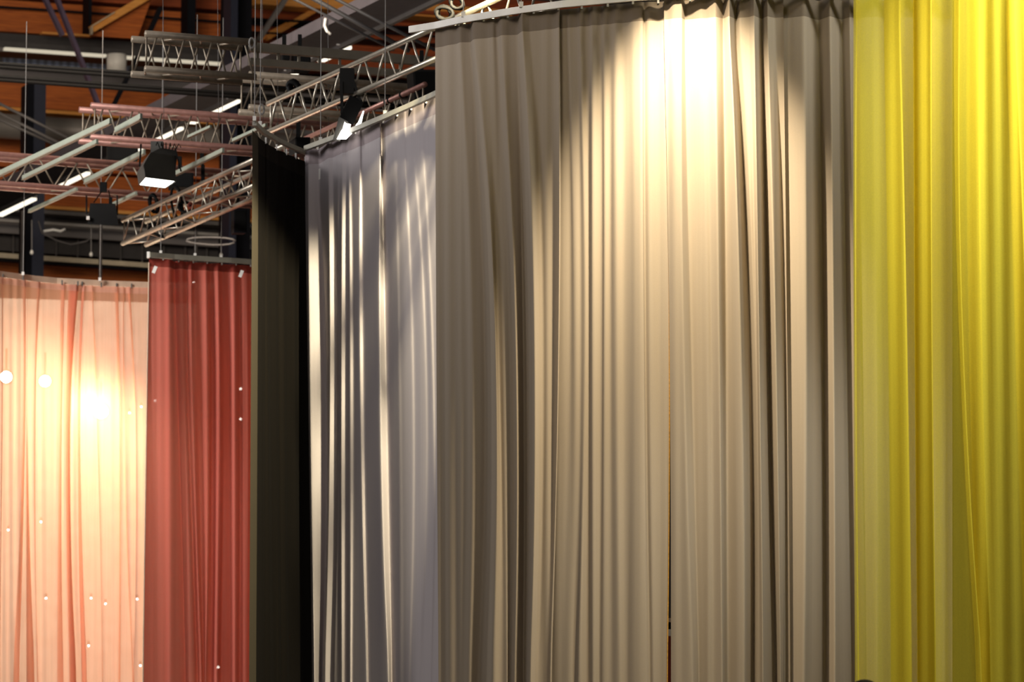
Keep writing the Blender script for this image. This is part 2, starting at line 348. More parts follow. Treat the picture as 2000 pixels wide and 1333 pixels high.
droot, drows = make_curtain('curtain', 'near-black brown curtain hanging beside the red curtain, meeting the mauve one in a corner', TD, dc, (M['dark'], M['dark_head']), yref=(330, 800, 1260), mm=MMM, ztop=TRZ - .045, seed=9, ripple=.012, gl_step=.055, edge_mat=(M['dark_edge'], 6), top_amp=.7)
make_rail('short grey curtain rail dipping to the corner above the dark curtain', [(x, y - 6) for x, y in TD[1:]], 'raildim', h=.030, wires=[(497, 240, 1.6), (508, 250, 1.6)])

# --- coral red curtain
MMR = .0045
TR = [(284, 497), (292, 499), (340, 503), (400, 507), (450, 510), (492, 513), (600, 520)]
rv = [(334, 336, 338, 341, 350, 362, 1.6), (346, 352, 362, 352, 358, 368, -1.0), (357, 362, 378, 364, 369, 384, 1.5), (374, 378, 392, 380, 386, 398, 1.3), (404, 408, 402, 410, 414, 408, 1.5), (417, 420, 414, 425, 427, 421, -1.2), (427, 430, 426, 434, 438, 432, 1.4), (449, 452, 451, 453, 456, 455, -1.3), (462, 464, 462, 468, 470, 468, 1.2), (482, 484, 484, 489, 490, 490, 1.6), (520, 520, 520, 528, 528, 528, 1.5)]
rc = folds_from_bands((291, 286, 280), (590, 590, 590), rv, MMR, sgn=1, kd=1.9)
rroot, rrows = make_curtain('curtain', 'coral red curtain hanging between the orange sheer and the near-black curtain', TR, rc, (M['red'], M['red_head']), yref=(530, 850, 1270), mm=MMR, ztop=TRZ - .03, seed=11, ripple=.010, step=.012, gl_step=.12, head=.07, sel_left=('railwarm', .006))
make_rail('taupe curtain rail with a white end cap above the coral red curtain', [(x, y - 1) for x, y in TR[1:]], 'raildim', h=.045, wires=[(314, 500, 2.2), (381, 505, 2.2), (432, 509, 2.2)])
pc = atZ(292, 499, TRZ); MB().box(pc + Vector((-.008, -.02, 0)), (.012, 0, 0), (0, .02, 0), (0, 0, .028)).build('end_cap', M['white'], bpy.data.objects['curtain_rail.003'])
for px, py in ((302, 527), (471, 535)):
    p = atY(px, py, 31.3 if px < 400 else 31.75); MB().box(p, (.014, 0, -.005), (0, .002, 0), (.012, 0, .030)).build('paper_tag', M['white'], [c for c in rroot.children if c.name.startswith('fabric')][0])

# --- orange sheer: pleats are cloth doubled back on itself
MMO = .0047
def sheer_cps(left, right, bands, dd=.05):
    cps = [(left[0], left[1], left[2], 0.)]
    for i, b in enumerate(bands):
        xt0, xm0, xb0, xt1, xm1, xb1 = b[:6]
        cps += [(xt1, xm1, xb1, -.01), (xt0, xm0, xb0, dd), (xt1 + 1, xm1 + 1, xb1 + 1, dd * .4)]
        if len(b) > 6: cps += [(xt0 + 1, xm0 + 1, xb0 + 1, dd * 1.6), (xt1 + 1, xm1 + 1, xb1 + 1, dd * 2.2)]
    cps.append((right[0], right[1], right[2], 0.)); return cps
TO = [(-430, 474), (-300, 494), (-160, 512), (-80, 522), (0, 535), (60, 543), (110, 548), (200, 553), (290, 556), (420, 558)]
ov = [(-380, -380, -380, -366, -366, -366), (-310, -310, -310, -290, -290, -290), (-220, -222, -220, -205, -205, -205), (-130, -130, -130, -112, -112, -112), (-40, -40, -36, -28, -28, -26), (2, 2, -4, 8, 6, 2), (42, 43, 24, 52, 50, 41), (53, 52, 46, 55, 54, 72), (70, 66, 71, 82, 70, 74), (116, 113, 108, 129, 122, 126), (130, 126, 132, 156, 138, 149, 1), (158, 150, 156, 166, 158, 170), (178, 190, 198, 182, 193, 202), (222, 230, 230, 233, 237, 236), (240, 241, 256, 244, 245, 260), (248, 264, 261, 256, 266, 263), (318, 318, 318, 330, 330, 330)]
oc = sheer_cps((-420, -420, -420), (410, 410, 410), ov)
oroot, orows = make_curtain('curtain', 'glowing orange sheer curtain backlit by spotlights, beside the coral red curtain', TO, oc, (M['orange'], M['orange_head']), yref=(560, 850, 1270), mm=MMO, ztop=TRZ - .03, seed=12, ripple=.010, step=.02, smooth=1, gl_step=.2, head=.06, gl_mat='charcoal')
make_rail('cream curtain rail curving along the top of the orange sheer', [(x, y + 1) for x, y in TO], 'railwarm', h=.055, wires=[(45, 541, 2.4), (195, 552, 2.4)])

# --- yellow sheer, nearest
MMY = .0025
TY = [(1600, -222), (1667, -222), (1800, -224), (2000, -226), (2250, -228)]
yv = [(1668, 1668, 1670, 1676, 1674, 1682), (1722, 1729, 1734, 1762, 1776, 1785, 1), (1778, 1781, 1786, 1824, 1825, 1832, 1), (1858, 1868, 1897, 1878, 1884, 1921), (1882, 1886, 1905, 1919, 1922, 1938, 1), (1962, 1976, 1998, 1987, 2010, 2020, 1), (2050, 2060, 2070, 2090, 2100, 2110), (2140, 2140, 2140, 2180, 2180, 2180)]
yc = sheer_cps((1667, 1667, 1669.5), (2240, 2240, 2240), yv, .045)
yroot, yrows = make_curtain('curtain', 'bright yellow sheer curtain, closest to the viewer, overlapping the grey panels', TY, yc, (M['yellow'], M['yellow']), yref=(60, 630, 1250), mm=MMY, seed=14, ripple=.005, step=.014, smooth=3, gl_step=.2, top_amp=.8)
make_rail('white curtain rail above the yellow sheer', [(x, y - 4) for x, y in TY], 'rail')

# ------------------------------------------------------------------ trusses
def truss(label, lines, mat, n, r=.024, rb=.0075, Z=None, back=None, matb=None):
    """lines: top and bottom front chords as pixel pairs; back: horizontal offset vector to a second pair (box truss)"""
    T0, T1, B0, B1 = lines; ch = [(T0, T1), (B0, B1)]
    if back is not None: ch += [(T0 + back, T1 + back), (B0 + back, B1 + back)]
    root = thing('hanging_truss', label, 'truss', (T0 + B1) / 2, 'aluminium lighting trusses')
    for a, b in ch: MB().tube([a, b], r, 12).build('chord', M[mat], root, True)
    def L(a, b, t): return a + (b - a) * t
    m = M[matb or mat]
    faces = [(0, 1)] + ([(2, 3), (0, 2), (1, 3)] if back is not None else [])
    for fi, (i, j) in enumerate(faces):
        (a0, a1), (b0, b1) = ch[i], ch[j]
        for k in range(n):
            t0, t1, t2 = k / n, (k + .5) / n, (k + 1) / n
            if fi in (0, 1):
                e = .07 / n
                MB().tube([L(b0, b1, t0 + e), L(a0, a1, t1 - e)], rb, 6).build('diagonal_brace', m, root, True)
                MB().tube([L(a0, a1, t1 + e), L(b0, b1, t2 - e)], rb, 6).build('diagonal_brace', m, root, True)
            else:
                q = (L(a0, a1, t0), L(b0, b1, t1)) if k % 2 == 0 else (L(b0, b1, t0), L(a0, a1, t1))
                MB().tube(list(q), rb, 6).build('cross_brace', m, root, True)
    for t in ((0.012, .988) if back is None else (0.01, .99)):
        MB().tube([L(T0, T1, t), L(B0, B1, t)], rb, 6).build('end_brace', m, root, True)
        if back is not None:
            MB().tube([L(T0, T1, t) + back, L(B0, B1, t) + back], rb, 6).build('end_brace', m, root, True)
    return root
H = .215
def trussline(pa, pb, Z):
    a, b = atZ(pa[0], pa[1], Z), atZ(pb[0], pb[1], Z); return a, b
DZ = Vector((0, 0, -H))
a, b = trussline((524, 203), (1085, -54), 6.2)
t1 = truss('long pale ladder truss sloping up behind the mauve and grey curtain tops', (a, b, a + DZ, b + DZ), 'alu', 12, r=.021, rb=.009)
A1, B1_ = a, b
dirv = (b - a).normalized()
# second parallel truss mostly hidden behind the mauve rail
a, b = trussline((556, 290), (830, 165), 6.2)
truss('pinkish truss half hidden behind the mauve curtain rail', (a, b, a + DZ, b + DZ), 'alu_pinkbounce', 7, r=.021, matb='aludark')
# lower box truss over the red curtain
a, b = trussline((240, 431), (560, 283), 6.2); ab = atZ(289, 436, 6.2) - a
ab = U2 * .225
truss('bright box truss with open ends pointing over the coral red curtain', (a, b, a + DZ, b + DZ), 'alu', 9, r=.022, back=ab)
a_low, b_low = a, b
# cross trusses
HB = .27
DB = Vector((0, 0, -HB)); bk = V2 * .25 - U2 * .03
def cross(label, pa, pb, Z, mat, n, matb, back=None):
    a, b = trussline(pa, pb, Z); return truss(label, (a, b, a + DB, b + DB), mat, n, r=.027, rb=.008, back=back or bk, matb=matb), a, b
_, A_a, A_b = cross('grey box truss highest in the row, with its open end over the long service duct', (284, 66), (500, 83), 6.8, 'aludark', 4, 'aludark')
_, B_a, B_b = cross('pink-tinted box truss in the middle of the row, starting beside the two orange beams', (178, 206), (900, 262), 6.8, 'alu_pinkbounce', 13, 'aludark')
_, C_a, C_b = cross('pink-tinted box truss lowest of the cross trusses, above the orange sheer', (-360, 274), (560, 345), 6.8, 'alu_pinkbounce', 10, 'aludark')
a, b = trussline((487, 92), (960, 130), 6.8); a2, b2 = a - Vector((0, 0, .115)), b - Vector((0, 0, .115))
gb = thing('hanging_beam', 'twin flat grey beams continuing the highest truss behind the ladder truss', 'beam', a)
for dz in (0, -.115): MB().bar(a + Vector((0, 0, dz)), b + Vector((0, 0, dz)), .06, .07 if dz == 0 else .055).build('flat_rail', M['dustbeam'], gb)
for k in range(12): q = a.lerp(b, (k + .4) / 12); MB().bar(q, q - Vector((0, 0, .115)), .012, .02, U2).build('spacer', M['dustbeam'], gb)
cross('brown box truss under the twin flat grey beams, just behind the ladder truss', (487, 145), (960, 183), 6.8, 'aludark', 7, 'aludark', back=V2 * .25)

# pale tracks laid across the cross trusses
trk = [((-40, 357), (216, 236), 13, 'pale green-grey track running off the picture edge over the orange sheer'), ((45, 347), (190, 276), 11, 'pale green-grey track ending with a bolt under the middle cross truss'),
       ((226, 254), (276, 227), 15, 'short pale green-grey track seen through the middle cross truss'), ((166, 354), (282, 296), 12, 'pale green-grey track beside the lit softlight'),
       ((342, 339), (436, 293), 11, 'pale green-grey track starting behind the lit softlight'), ((57, 412), (150, 369), 8, 'lowest pale track, pointing down toward the navy column'), ((220, 399), (266, 377), 8, 'short pale track next to the unlit softlight'),
       ((368, 267), (412, 247), 7, 'faint short pale track behind the braces of the middle cross truss'), ((455, 274), (520, 244), 8, 'pale track end beside the near-black curtain top')]
for (pa, pb, wpx, lab) in trk:
    Z = 6.42; a, b = atZ(*pa, Z), atZ(*pb, Z); hh = wpx * a.y / F
    root = thing('hanging_track', lab, 'track', (a + b) / 2, 'pale lighting tracks')
    MB().bar(a, b, .02, hh * .72).build('profile', M['track'], root)
    MB().bar(a - Vector((0, 0, hh * .45)), b - Vector((0, 0, hh * .42)), .032, hh * .14).build('bottom_flange', M['dustbeam'], root)

# ------------------------------------------------------------------ lamps, speakers, cables on the rig
def loft(mb, r0, r1):
    n = len(r0); mb.add(r0 + r1, [(i, (i + 1) % n, n + (i + 1) % n, n + i) for i in range(n)]); return mb
# lit softlight under the middle cross truss
Zs = 6.05; cs = [atZ(285, 347, Zs), atZ(341, 354, Zs), atZ(322, 367, Zs), atZ(273, 361, Zs)]
cen = sum(cs, Vector()) / 4
lamp = thing('hanging_softlight', 'switched-on black softlight with a glowing white face, under the middle cross truss', 'stage light', cen, 'softlights on the rig')
grow = [cen + (c - cen) * 1.07 + Vector((0, 0, -.004)) for c in cs]
m1 = [cen + (c - cen) * 1.12 + Vector((-.01, 0, .10)) for c in cs]; m2 = [cen + (c - cen) * .95 + Vector((.03, 0, .21)) for c in cs]; m3 = [cen + (c - cen) * .55 + Vector((.07, .02, .27)) for c in cs]
mb = MB(); loft(mb, grow, m1); loft(mb, m1, m2); loft(mb, m2, m3); mb.add(m3, [(0, 1, 2, 3)]); lh = mb.build('housing', M['charcoal'], lamp, bevel=.006)
MB().add(cs, [(0, 1, 2, 3)]).build('light_face', M['lampface'], lh)
for s, c in ((0, cs[0]), (1, cs[1])):
    q = cen + (c - cen) * 1.15
    MB().bar(q + Vector((-.04 if s == 0 else .03, 0, .08)), q + Vector((-.03 if s == 0 else -.02, 0, .27)), .012, .028, Vector((0, 1, 0))).build('yoke_arm', M['black'], lamp)
for k in range(6):
    q = m3[0].lerp(m3[1], k / 5); MB().tube([q, q + Vector((.01 * (k - 2), -.01, .05)), q + Vector((.015 * (k - 2), 0, .02))], .005, 5).build('cable_loop', M['blackr'], lamp)
MB().box(cen + Vector((.0, .05, .30)), (.05, 0, 0), (0, .05, 0), (0, 0, .05)).build('clamp', M['charcoal'], lamp)
# unlit softlight
Yl = 32.6; o0 = atY(200, 420, Yl); lamp2 = thing('hanging_softlight', 'switched-off black softlight hanging on cables from the lowest cross truss', 'stage light', o0, 'softlights on the rig')
def pr(pts, Y): return [atY(x, y, Y) for x, y in pts]
f0 = pr([(171, 438), (231, 440), (226, 398), (176, 397)], Yl - .12); f1 = pr([(176, 434), (232, 437), (224, 400), (180, 399)], Yl + .2)
mb = MB(); loft(mb, f0, f1); mb.add(f0, [(0, 1, 2, 3)]); mb.add(f1, [(3, 2, 1, 0)]); mb.build('housing', M['black'], lamp2, bevel=.008)
for xx in (169, 229):
    MB().bar(atY(xx, 420, Yl), atY(xx, 382, Yl), .012, .03, Vector((0, 1, 0))).build('yoke_arm', M['black'], lamp2)
MB().box(atY(172, 426, Yl - .16), (.014, 0, 0), (0, .01, 0), (0, 0, .016)).build('reflector_knob', M['white'], lamp2)
for p0, p1 in (((183, 396), (200, 372)), ((217, 396), (212, 372))):
    MB().tube([atY(*p0, Yl), atY(*p1, Yl)], .006, 6).build('safety_cable', M['blackr'], lamp2)
MB().box(atY(202, 366, Yl), (.03, 0, 0), (0, .03, 0), (0, 0, .045)).build('clamp', M['blackr'], lamp2)
MB().box(atY(216, 392, Yl), (.015, 0, 0), (0, .015, 0), (0, 0, .03)).build('cable_plug', M['blackr'], lamp2)
# spotlight with barn doors behind the mauve rail
Yf = 24.75; s0 = atY(684, 225, Yf); sl = thing('hanging_spotlight', 'black barn-door spotlight, shining white just above the mauve curtain rail', 'stage light', s0)
b0 = pr([(662, 232), (690, 244), (710, 200), (684, 186)], Yf - .05); b1 = pr([(664, 226), (690, 238), (708, 196), (684, 184)], Yf + .22)
mb = MB(); loft(mb, b0, b1); mb.add(b0, [(0, 1, 2, 3)]); mb.add(b1, [(3, 2, 1, 0)]); sh_ = mb.build('housing', M['blackr'], sl, bevel=.008)
q0 = pr([(652, 272), (679, 276), (694, 246), (664, 232)], Yf); q1 = pr([(655, 268), (676, 272), (688, 246), (668, 236)], Yf + .15)
mb = MB(); mb.add(pr([(650, 274), (664, 276), (680, 238), (662, 228)], Yf - .1), [(0, 1, 2, 3)]); mb.build('side_flap', M['charcoal'], sl)
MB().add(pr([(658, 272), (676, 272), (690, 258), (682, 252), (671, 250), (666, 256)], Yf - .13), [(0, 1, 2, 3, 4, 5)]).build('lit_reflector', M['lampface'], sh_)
MB().add(pr([(673, 238), (676, 241), (685, 243), (684, 251), (670, 250)], Yf - .14), [(0, 1, 2, 3, 4)]).build('lit_lip', M['lampface'], sh_)  # lamplight on the lip put in as emission
MB().add(pr([(689, 259), (697, 257), (706, 240), (711, 217), (709, 217), (700, 238), (694, 246)], Yf - .14), [tuple(range(7))]).build('lit_barn_door', M['lampface'], sh_)  # barn door caught by the beam, its brightness given as emission
MB().bar(atY(668, 222, Yf), atY(667, 160, Yf), .02, .05, Vector((0, 1, 0))).build('yoke_arm', M['black'], sl)
MB().bar(atY(706, 205, Yf), atY(690, 158, Yf), .02, .05, Vector((0, 1, 0))).build('yoke_arm', M['black'], sl)
MB().box(atY(678, 160, Yf + .05), (.05, 0, 0), (0, .05, 0), (0, 0, .09)).build('clamp', M['black'], sl)
# boxes on the rig
def blackbox(label, px0, py0, px1, py1, Y, dpt=.18, name='hanging_speaker', cat='speaker', mat='black', skew=0):
    o = thing(name, label, cat, atY((px0 + px1) / 2, (py0 + py1) / 2, Y))
    f = pr([(px0 + skew, py1), (px1, py1), (px1, py0), (px0, py0)], Y); g = [p + U2 * .02 + V2 * dpt for p in f]
    mb = MB(); loft(mb, f, g); mb.add(f, [(0, 1, 2, 3)]); mb.add(g, [(3, 2, 1, 0)]); cab = mb.build('cabinet', M[mat], o, bevel=.008)
    gf = [p - V2 * .004 for p in f]; c = sum(gf, Vector()) / 4; gf = [c + (p - c) * .86 for p in gf]; hf = [p + V2 * .02 for p in gf]
    mb = MB(); loft(mb, gf, hf); mb.add(gf, [(0, 1, 2, 3)]); mb.build('grille', M['blackr'], cab)
    tp = (f[2] + f[3]) / 2; MB().bar(tp + V2 * dpt / 2, tp + V2 * dpt / 2 + Vector((0, 0, .16)), .03, .06, Vector((0, 1, 0))).build('bracket', M['black'], o)
    return o
blackbox('large black speaker box at the edge of the dim grey curtain', 806, 136, 858, 194, 27.0, skew=4)
blackbox('small black box resting low behind the corner of the mauve and dark curtains', 577, 268, 606, 300, 26.3, .2, 'hanging_box', 'box')
blackbox('black flat case hanging below the middle cross truss beside the lit softlight', 210, 283, 270, 313, 33.5, .1, 'hanging_case', 'case', 'blackr')
blackbox('black lamp body half hidden behind the lit softlight', 338, 338, 378, 366, 31.5, .2, 'hanging_lamp', 'stage light', 'blackr')
blackbox('upright black strap between the two rear trusses', 393, 322, 400, 352, 31.0, .06, 'hanging_strap', 'speaker', 'blackr')  # black strap built as a slim box
blackbox('black junction box mounted between the grey truss chords', 574, 104, 607, 139, 28.6, .12, 'hanging_junction_box', 'box', 'blackr')
blackbox('dark navy panel hanging near the far end of the lower box truss', 457, 408, 482, 455, 31.0, .14, 'hanging_panel', 'stage light', 'navyd')  # dark blue panel built as a box, no lamp in it
blackbox('smaller black junction box beside the larger one on the grey truss', 552, 105, 566, 117, 28.6, .1, 'hanging_junction_box', 'box', 'blackr')
# straps and cable coils
def coil(label, cx, cy, rx, ry, Y, turns, r, name='cable_coil', cat='cable', mat='blackr', tilt=0.2):
    pts = []
    for k in range(turns * 16 + 1):
        a = k / 16 * 2 * math.pi; q = 1 + .12 * math.sin(k * .9)
        pts.append(atY(cx + rx * q * math.cos(a) + 3 * math.sin(k * .37), cy + ry * q * math.sin(a), Y + .04 * math.sin(a * .5 + 1) + .002 * k))
    return own(MB().tube(pts, r, 7), name, M[mat], label, cat, None, True)
coil('black cable coil hung on the ladder truss above the grey rail end', 868, 26, 16, 13, 22.6, 3, .012)
coil('smaller black cable loop above the grey curtain rail', 892, 6, 12, 12, 22.3, 2, .011)
coil('black strap wrapped round the near end of the ladder truss top chord', 574, 172, 10, 12, 26.2, 3, .022, 'strap', 'strap')
coil('black cable wrapped round the upper chord of the open-ended box truss', 300, 398, 8, 18, 32.1, 2, .014)
coil('black cable hanging round the lower chord of the open-ended box truss', 318, 450, 26, 14, 32.2, 1, .015)
coil('black cable drooping in the middle of the open-ended box truss', 345, 395, 10, 34, 31.4, 1, .012)
coil('tangled black cables inside the open-ended box truss', 362, 405, 14, 10, 31.3, 3, .010)
own(MB().tube([atY(372 + 4 * math.cos(k), 402 + 5 * math.sin(k), 31.2) for k in range(7)], .012, 6), 'cable_tie', M['redboard'], 'small red strap inside the open-ended box truss', 'strap', None, True)
coil('thin hoop of wire hanging near the hall window band', 412, 471, 44, 8, 40, 1, .012, 'wire_hoop', 'wire', 'steel')
for px, lab in ((512, 'thin steel wire falling to the corner of the near-black curtain'), (541, 'thin steel wire hanging beside the lowest end of the ladder truss'), (318, 'thin long steel wire dropping past the end of the highest cross truss'), (425, 'thin steel wire falling past the middle of the middle cross truss'), (640, 'thin steel wire behind the ladder truss braces')):
    own(MB().tube([atY(px, -60, 28.8), atY(px + 2, 250, 28.8)], .0022, 5), 'hanging_wire', M['steel'], lab, 'wire', 'thin wires in the rig', True)
for (px, py, lab) in ((511, 214, 'white shackle hanging on the wire above the dark curtain corner'), (492, 84, 'white hook clamp on the highest cross truss above the navy column')):
    own(MB().tube([atY(px + 5 * math.cos(a * .63), py + 10 * math.sin(a * .63), 27.0) for a in range(11)], .008, 6), 'shackle', M['steell'], lab, 'shackle', None, True)
for cx, lab in ((762, 'black tape ring nearest the middle of the pinkish half-hidden truss'), (756, 'black tape ring beside its twin on the pinkish half-hidden truss'), (786, 'black tape ring nearest the large speaker on the pinkish truss')):
    yy = 290 + (cx - 556) * (165 - 290) / 274; p = atZ(cx, yy, 6.2)
    own(MB().tube([p - dirv * .012, p + dirv * .012], .026, 12), 'tape_ring', M['blackr'], lab, 'tape', 'tape rings on the truss', True)

# ------------------------------------------------------------------ the hall behind
def st(mb, name, mat, bevel=0): return tag(mb.build(name, M[mat], None, False, bevel), kind='structure')
def wbar(pa, pb, hpx, off=0.0, depth=.3):      # horizontal member lying along the back wall, pa-pb = its upper edge in pixels
    a, b = onW(*pa, off), onW(*pb, off); h = hpx * a.y / F
    b.z = a.z + (b.z - a.z)
    mb = MB(); dn = Vector((0, 0, -h)); bkv = V2 * depth
    mb.hexa([a + dn, b + dn, b + dn + bkv, a + dn + bkv, a, b, b + bkv, a + bkv]); return mb
def s_(y0, x): return y0 + .068 * x
def wall_quad(z0, z1, off):
    a, b = onW(-1400, 300, off), onW(2600, 500, off); a.z = z0; b.z = z0; c = b.copy(); c.z = z1; d = a.copy(); d.z = z1; return MB().add([a, b, c, d], [(0, 1, 2, 3)])
st(wall_quad(0, 16, -1.2), 'wall_back', 'wall')
st(MB().add([(-30, -12, 0), (40, -12, 0), (40, 75, 0), (-30, 75, 0)], [(0, 1, 2, 3)]), 'floor', 'floor')
X0, X1 = -700, 1400
def wb(name, y, h, mat, off=0., depth=.3, x0=X0, x1=X1): return st(wbar((x0, s_(y, x0)), (x1, s_(y, x1)), h, off, depth), name, mat)
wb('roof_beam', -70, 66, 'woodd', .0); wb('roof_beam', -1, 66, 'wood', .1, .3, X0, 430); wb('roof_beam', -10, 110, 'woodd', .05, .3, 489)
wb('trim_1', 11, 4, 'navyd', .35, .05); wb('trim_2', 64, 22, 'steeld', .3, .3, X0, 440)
wb('roof_beam', 160, 50, 'wood', .1); wb('trim_3', 208, 7, 'wood_lit_tone', .2, .35)
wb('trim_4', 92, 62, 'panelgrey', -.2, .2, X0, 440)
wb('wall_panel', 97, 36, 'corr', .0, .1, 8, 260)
wb('roof_beam', 266, 62, 'wood', .1); wb('roof_beam', 330, 72, 'wood', .0); wb('trim_5', 395, 7, 'wood_lit_tone', .2, .35)
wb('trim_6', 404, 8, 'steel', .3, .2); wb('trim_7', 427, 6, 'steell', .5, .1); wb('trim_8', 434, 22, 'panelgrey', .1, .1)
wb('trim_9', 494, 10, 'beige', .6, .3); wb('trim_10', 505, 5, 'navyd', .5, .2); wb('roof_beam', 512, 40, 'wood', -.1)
# window band with mullions
w = wbar((X0, s_(412, X0)), (X1, s_(412, X1)), 82, -.2, .05); wo = st(w, 'window_1', 'steeld')
for x in range(-100, 520, 42):
    wbar((x, s_(456, x)), (x + 1.4, s_(456, x)), 38, -.1, .05).build('window_mullion', M['steel'], wo)
# bright yellow beams top middle
def pbeam(pa, pb, hpx, off, mat, name='roof_beam'): return st(wbar(pa, pb, hpx, off, .4), name, mat)
pbeam((500, -18), (1000, 20), 26, .8, 'wood_lit_tone'); pbeam((700, 10), (1000, 32), 7, .9, 'woodd'); pbeam((488, 34), (860, 54), 4, .6, 'navyd'); pbeam((488, 60), (860, 85), 3, .6, 'navyd')
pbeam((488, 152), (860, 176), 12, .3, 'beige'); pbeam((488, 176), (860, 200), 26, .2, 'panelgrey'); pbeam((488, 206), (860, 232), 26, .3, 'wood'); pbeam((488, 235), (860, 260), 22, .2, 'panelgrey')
def slant(pa, pb, wpx, off, mat, label=None, cat=None, name='brace', group=None, kind=None):
    a, b = onW(*pa, off), onW(*pb, off); mb = MB().bar(a, b, .12, wpx * a.y / F, V2.cross(b - a).normalized())
    if kind: return st(mb, name, mat)
    return own(mb, name, M[mat], label, cat, group)
slant((520, 75), (640, 5), 10, .5, 'wood_lit_tone', name='roof_beam', kind='structure'); slant((500, 80), (560, 48), 9, .45, 'wood_lit_tone', name='roof_beam', kind='structure')
slant((178, 58), (300, -14), 14, 1.2, 'wood_lit_tone', name='roof_beam', kind='structure')
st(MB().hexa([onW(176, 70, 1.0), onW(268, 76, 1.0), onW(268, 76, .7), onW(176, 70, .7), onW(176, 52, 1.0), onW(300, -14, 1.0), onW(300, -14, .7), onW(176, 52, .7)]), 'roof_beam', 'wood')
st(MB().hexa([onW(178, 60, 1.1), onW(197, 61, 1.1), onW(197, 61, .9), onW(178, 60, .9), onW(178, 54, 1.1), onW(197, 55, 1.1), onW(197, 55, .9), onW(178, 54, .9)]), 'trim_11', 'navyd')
slant((178, 68), (178, 52), 2, 1.25, 'beige', name='trim_12', kind='structure'); slant((178, 52), (222, 25), 2, 1.25, 'beige', name='trim_13', kind='structure'); slant((80, 65), (176, 71), 4, .8, 'wood_lit_tone', name='trim_14', kind='structure')
# columns
def column(px0, px1, y0, y1, off, mat, mat2=None, fl=0, bz=0):
    a, b = onW(px0, y1, off), onW(px1, y1, off); t = onW(px0, y0, off).z; bz = a.z if bz else 0
    mb = MB(); bb = V2 * .34; b.z = a.z
    def lv(p, z): q = p.copy(); q.z = z; return q
    mb.hexa([lv(a, bz), lv(b, bz), lv(b + bb, bz), lv(a + bb, bz), lv(a, t), lv(b, t), lv(b + bb, t), lv(a + bb, t)])
    o = st(mb, 'steel_column', mat)
    if fl:
        c = onW(px0 - fl, y1, off - .1); mb = MB(); mb.hexa([lv(c, bz), lv(a, bz), lv(a + bb, bz), lv(c + bb, bz), lv(c, t), lv(a, t), lv(a + bb, t), lv(c + bb, t)])
        mb.build('flange', M[mat2], o)
    return o
column(441, 489, -80, 480, 3.0, 'navyd', 'navy', 0); column(447, 461, -80, 480, 3.4, 'navy')
column(62, 85, 162, 540, 3.0, 'navy', 'navyd', 14)
column(366, 382, -80, 74, 1.0, 'navyd', bz=1); column(173, 179, -80, 66, .9, 'navyd', bz=1)
for x, y0 in ((45, 412), (197, 442), (383, 452)):
    a = onW(x, y0, 3.0); b = a.copy(); b.z = 0
    own(MB().tube([a, b], .024, 8), 'post', M['steel'], {45: 'slim grey post beside the navy column over the orange sheer', 197: 'slim grey post rising below the unlit softlight', 383: 'slim grey post behind the coral red curtain rail'}[x], 'post', 'slim grey posts', True)
# slender braces
G = 'slender roof braces'
slant((84, -10), (122, 70), 7, 2.4, 'purple', 'purple-grey brace crossing the upper duct, the one nearer the picture edge', 'brace', group=G)
slant((108, -10), (192, 206), 7, 2.5, 'purple', 'long purple-grey brace crossing the upper duct', 'brace', group=G)
slant((268, 112), (222, 206), 7, 2.4, 'navyd', 'dark brace slanting beside the white cylinder', 'brace', group=G)
slant((313, 16), (292, 62), 8, 2.4, 'navyd', 'short dark brace above the tip of the highest cross truss', 'brace', group=G)
slant((560, -6), (503, 80), 9, 2.4, 'steel', 'blue-grey brace leaning beside the navy column top', 'brace', group=G)
for k, (pa, pb, lab) in enumerate([((566, -6), (770, 98), 'lowest of three dark stays sloping toward the ladder truss'), ((606, -6), (800, 100), 'middle of three dark stays sloping toward the ladder truss'), ((648, -6), (850, 98), 'highest of three dark stays sloping toward the ladder truss'),
                                   ((-20, 193), (216, 312), 'upper of three thin stays crossing the navy column'), ((-20, 212), (200, 322), 'middle of three thin stays crossing the navy column'), ((-20, 225), (140, 297), 'lower of three thin stays crossing the navy column')]):
    own(MB().tube(([atY(*pa, 33), atY(*pb, 33)] if k < 3 else [onW(*pa, 5 - .1 * k), onW(*pb, 5 - .1 * k)]), (.013, .022, .016, .022, .024, .022)[k], 8), 'stay_cable', M['steeld' if k < 3 else 'steel'], lab, 'cable', 'slanting stays', True)
# service pipes
for y0, y1, lab in ((124, 160, 'upper pipe of the upper dark pair crossing the hall'), (131, 167, 'lower pipe of the upper dark pair crossing the hall'), (149, 186, 'upper pipe of the lower dark pair crossing the hall'), (156, 193, 'lower pipe of the lower dark pair crossing the hall')):
    a = atZ(-60, y0 - 4, 8.0); b = atZ(880, y1 + 27, 8.0)
    own(MB().tube([a, b], .019, 8), 'service_pipe', M['blackr'], lab, 'pipe', 'dark service pipes', True)
# round duct, air handler with strip light, white drum
a, b = onW(-120, s_(246, -120), .9), onW(960, s_(246, 960), .9)
own(MB().tube([a, b], .19, 20), 'air_duct', M['duct'], 'round grey air duct below the pale timber edge', 'duct', None, True)
du = thing('air_handler', 'long dark service duct with a white light strip along its lower edge', 'duct', onW(200, 95, 1.5))
wbar((-60, 76), (470, 112), 18, 1.4, .6).build('casing', M['steeld'], du); wbar((-60, 88), (470, 124), 8, 1.5, .1).build('lower_edge', M['steel'], du)
wbar((10, 92), (208, 106), 5, 1.7, .1).build('light_strip', M['tubedim'], du); wbar((248, 109), (452, 123), 5, 1.7, .1).build('light_strip', M['tubedim'], du)
c0 = onW(228, 107, 2.0); c1 = c0.copy(); c1.z = onW(228, 139, 2.0).z
own(MB().tube([c0, c1], .148, 24), 'duct_drum', M['white'], 'short white drum hanging under the long service duct', 'drum', None, True)
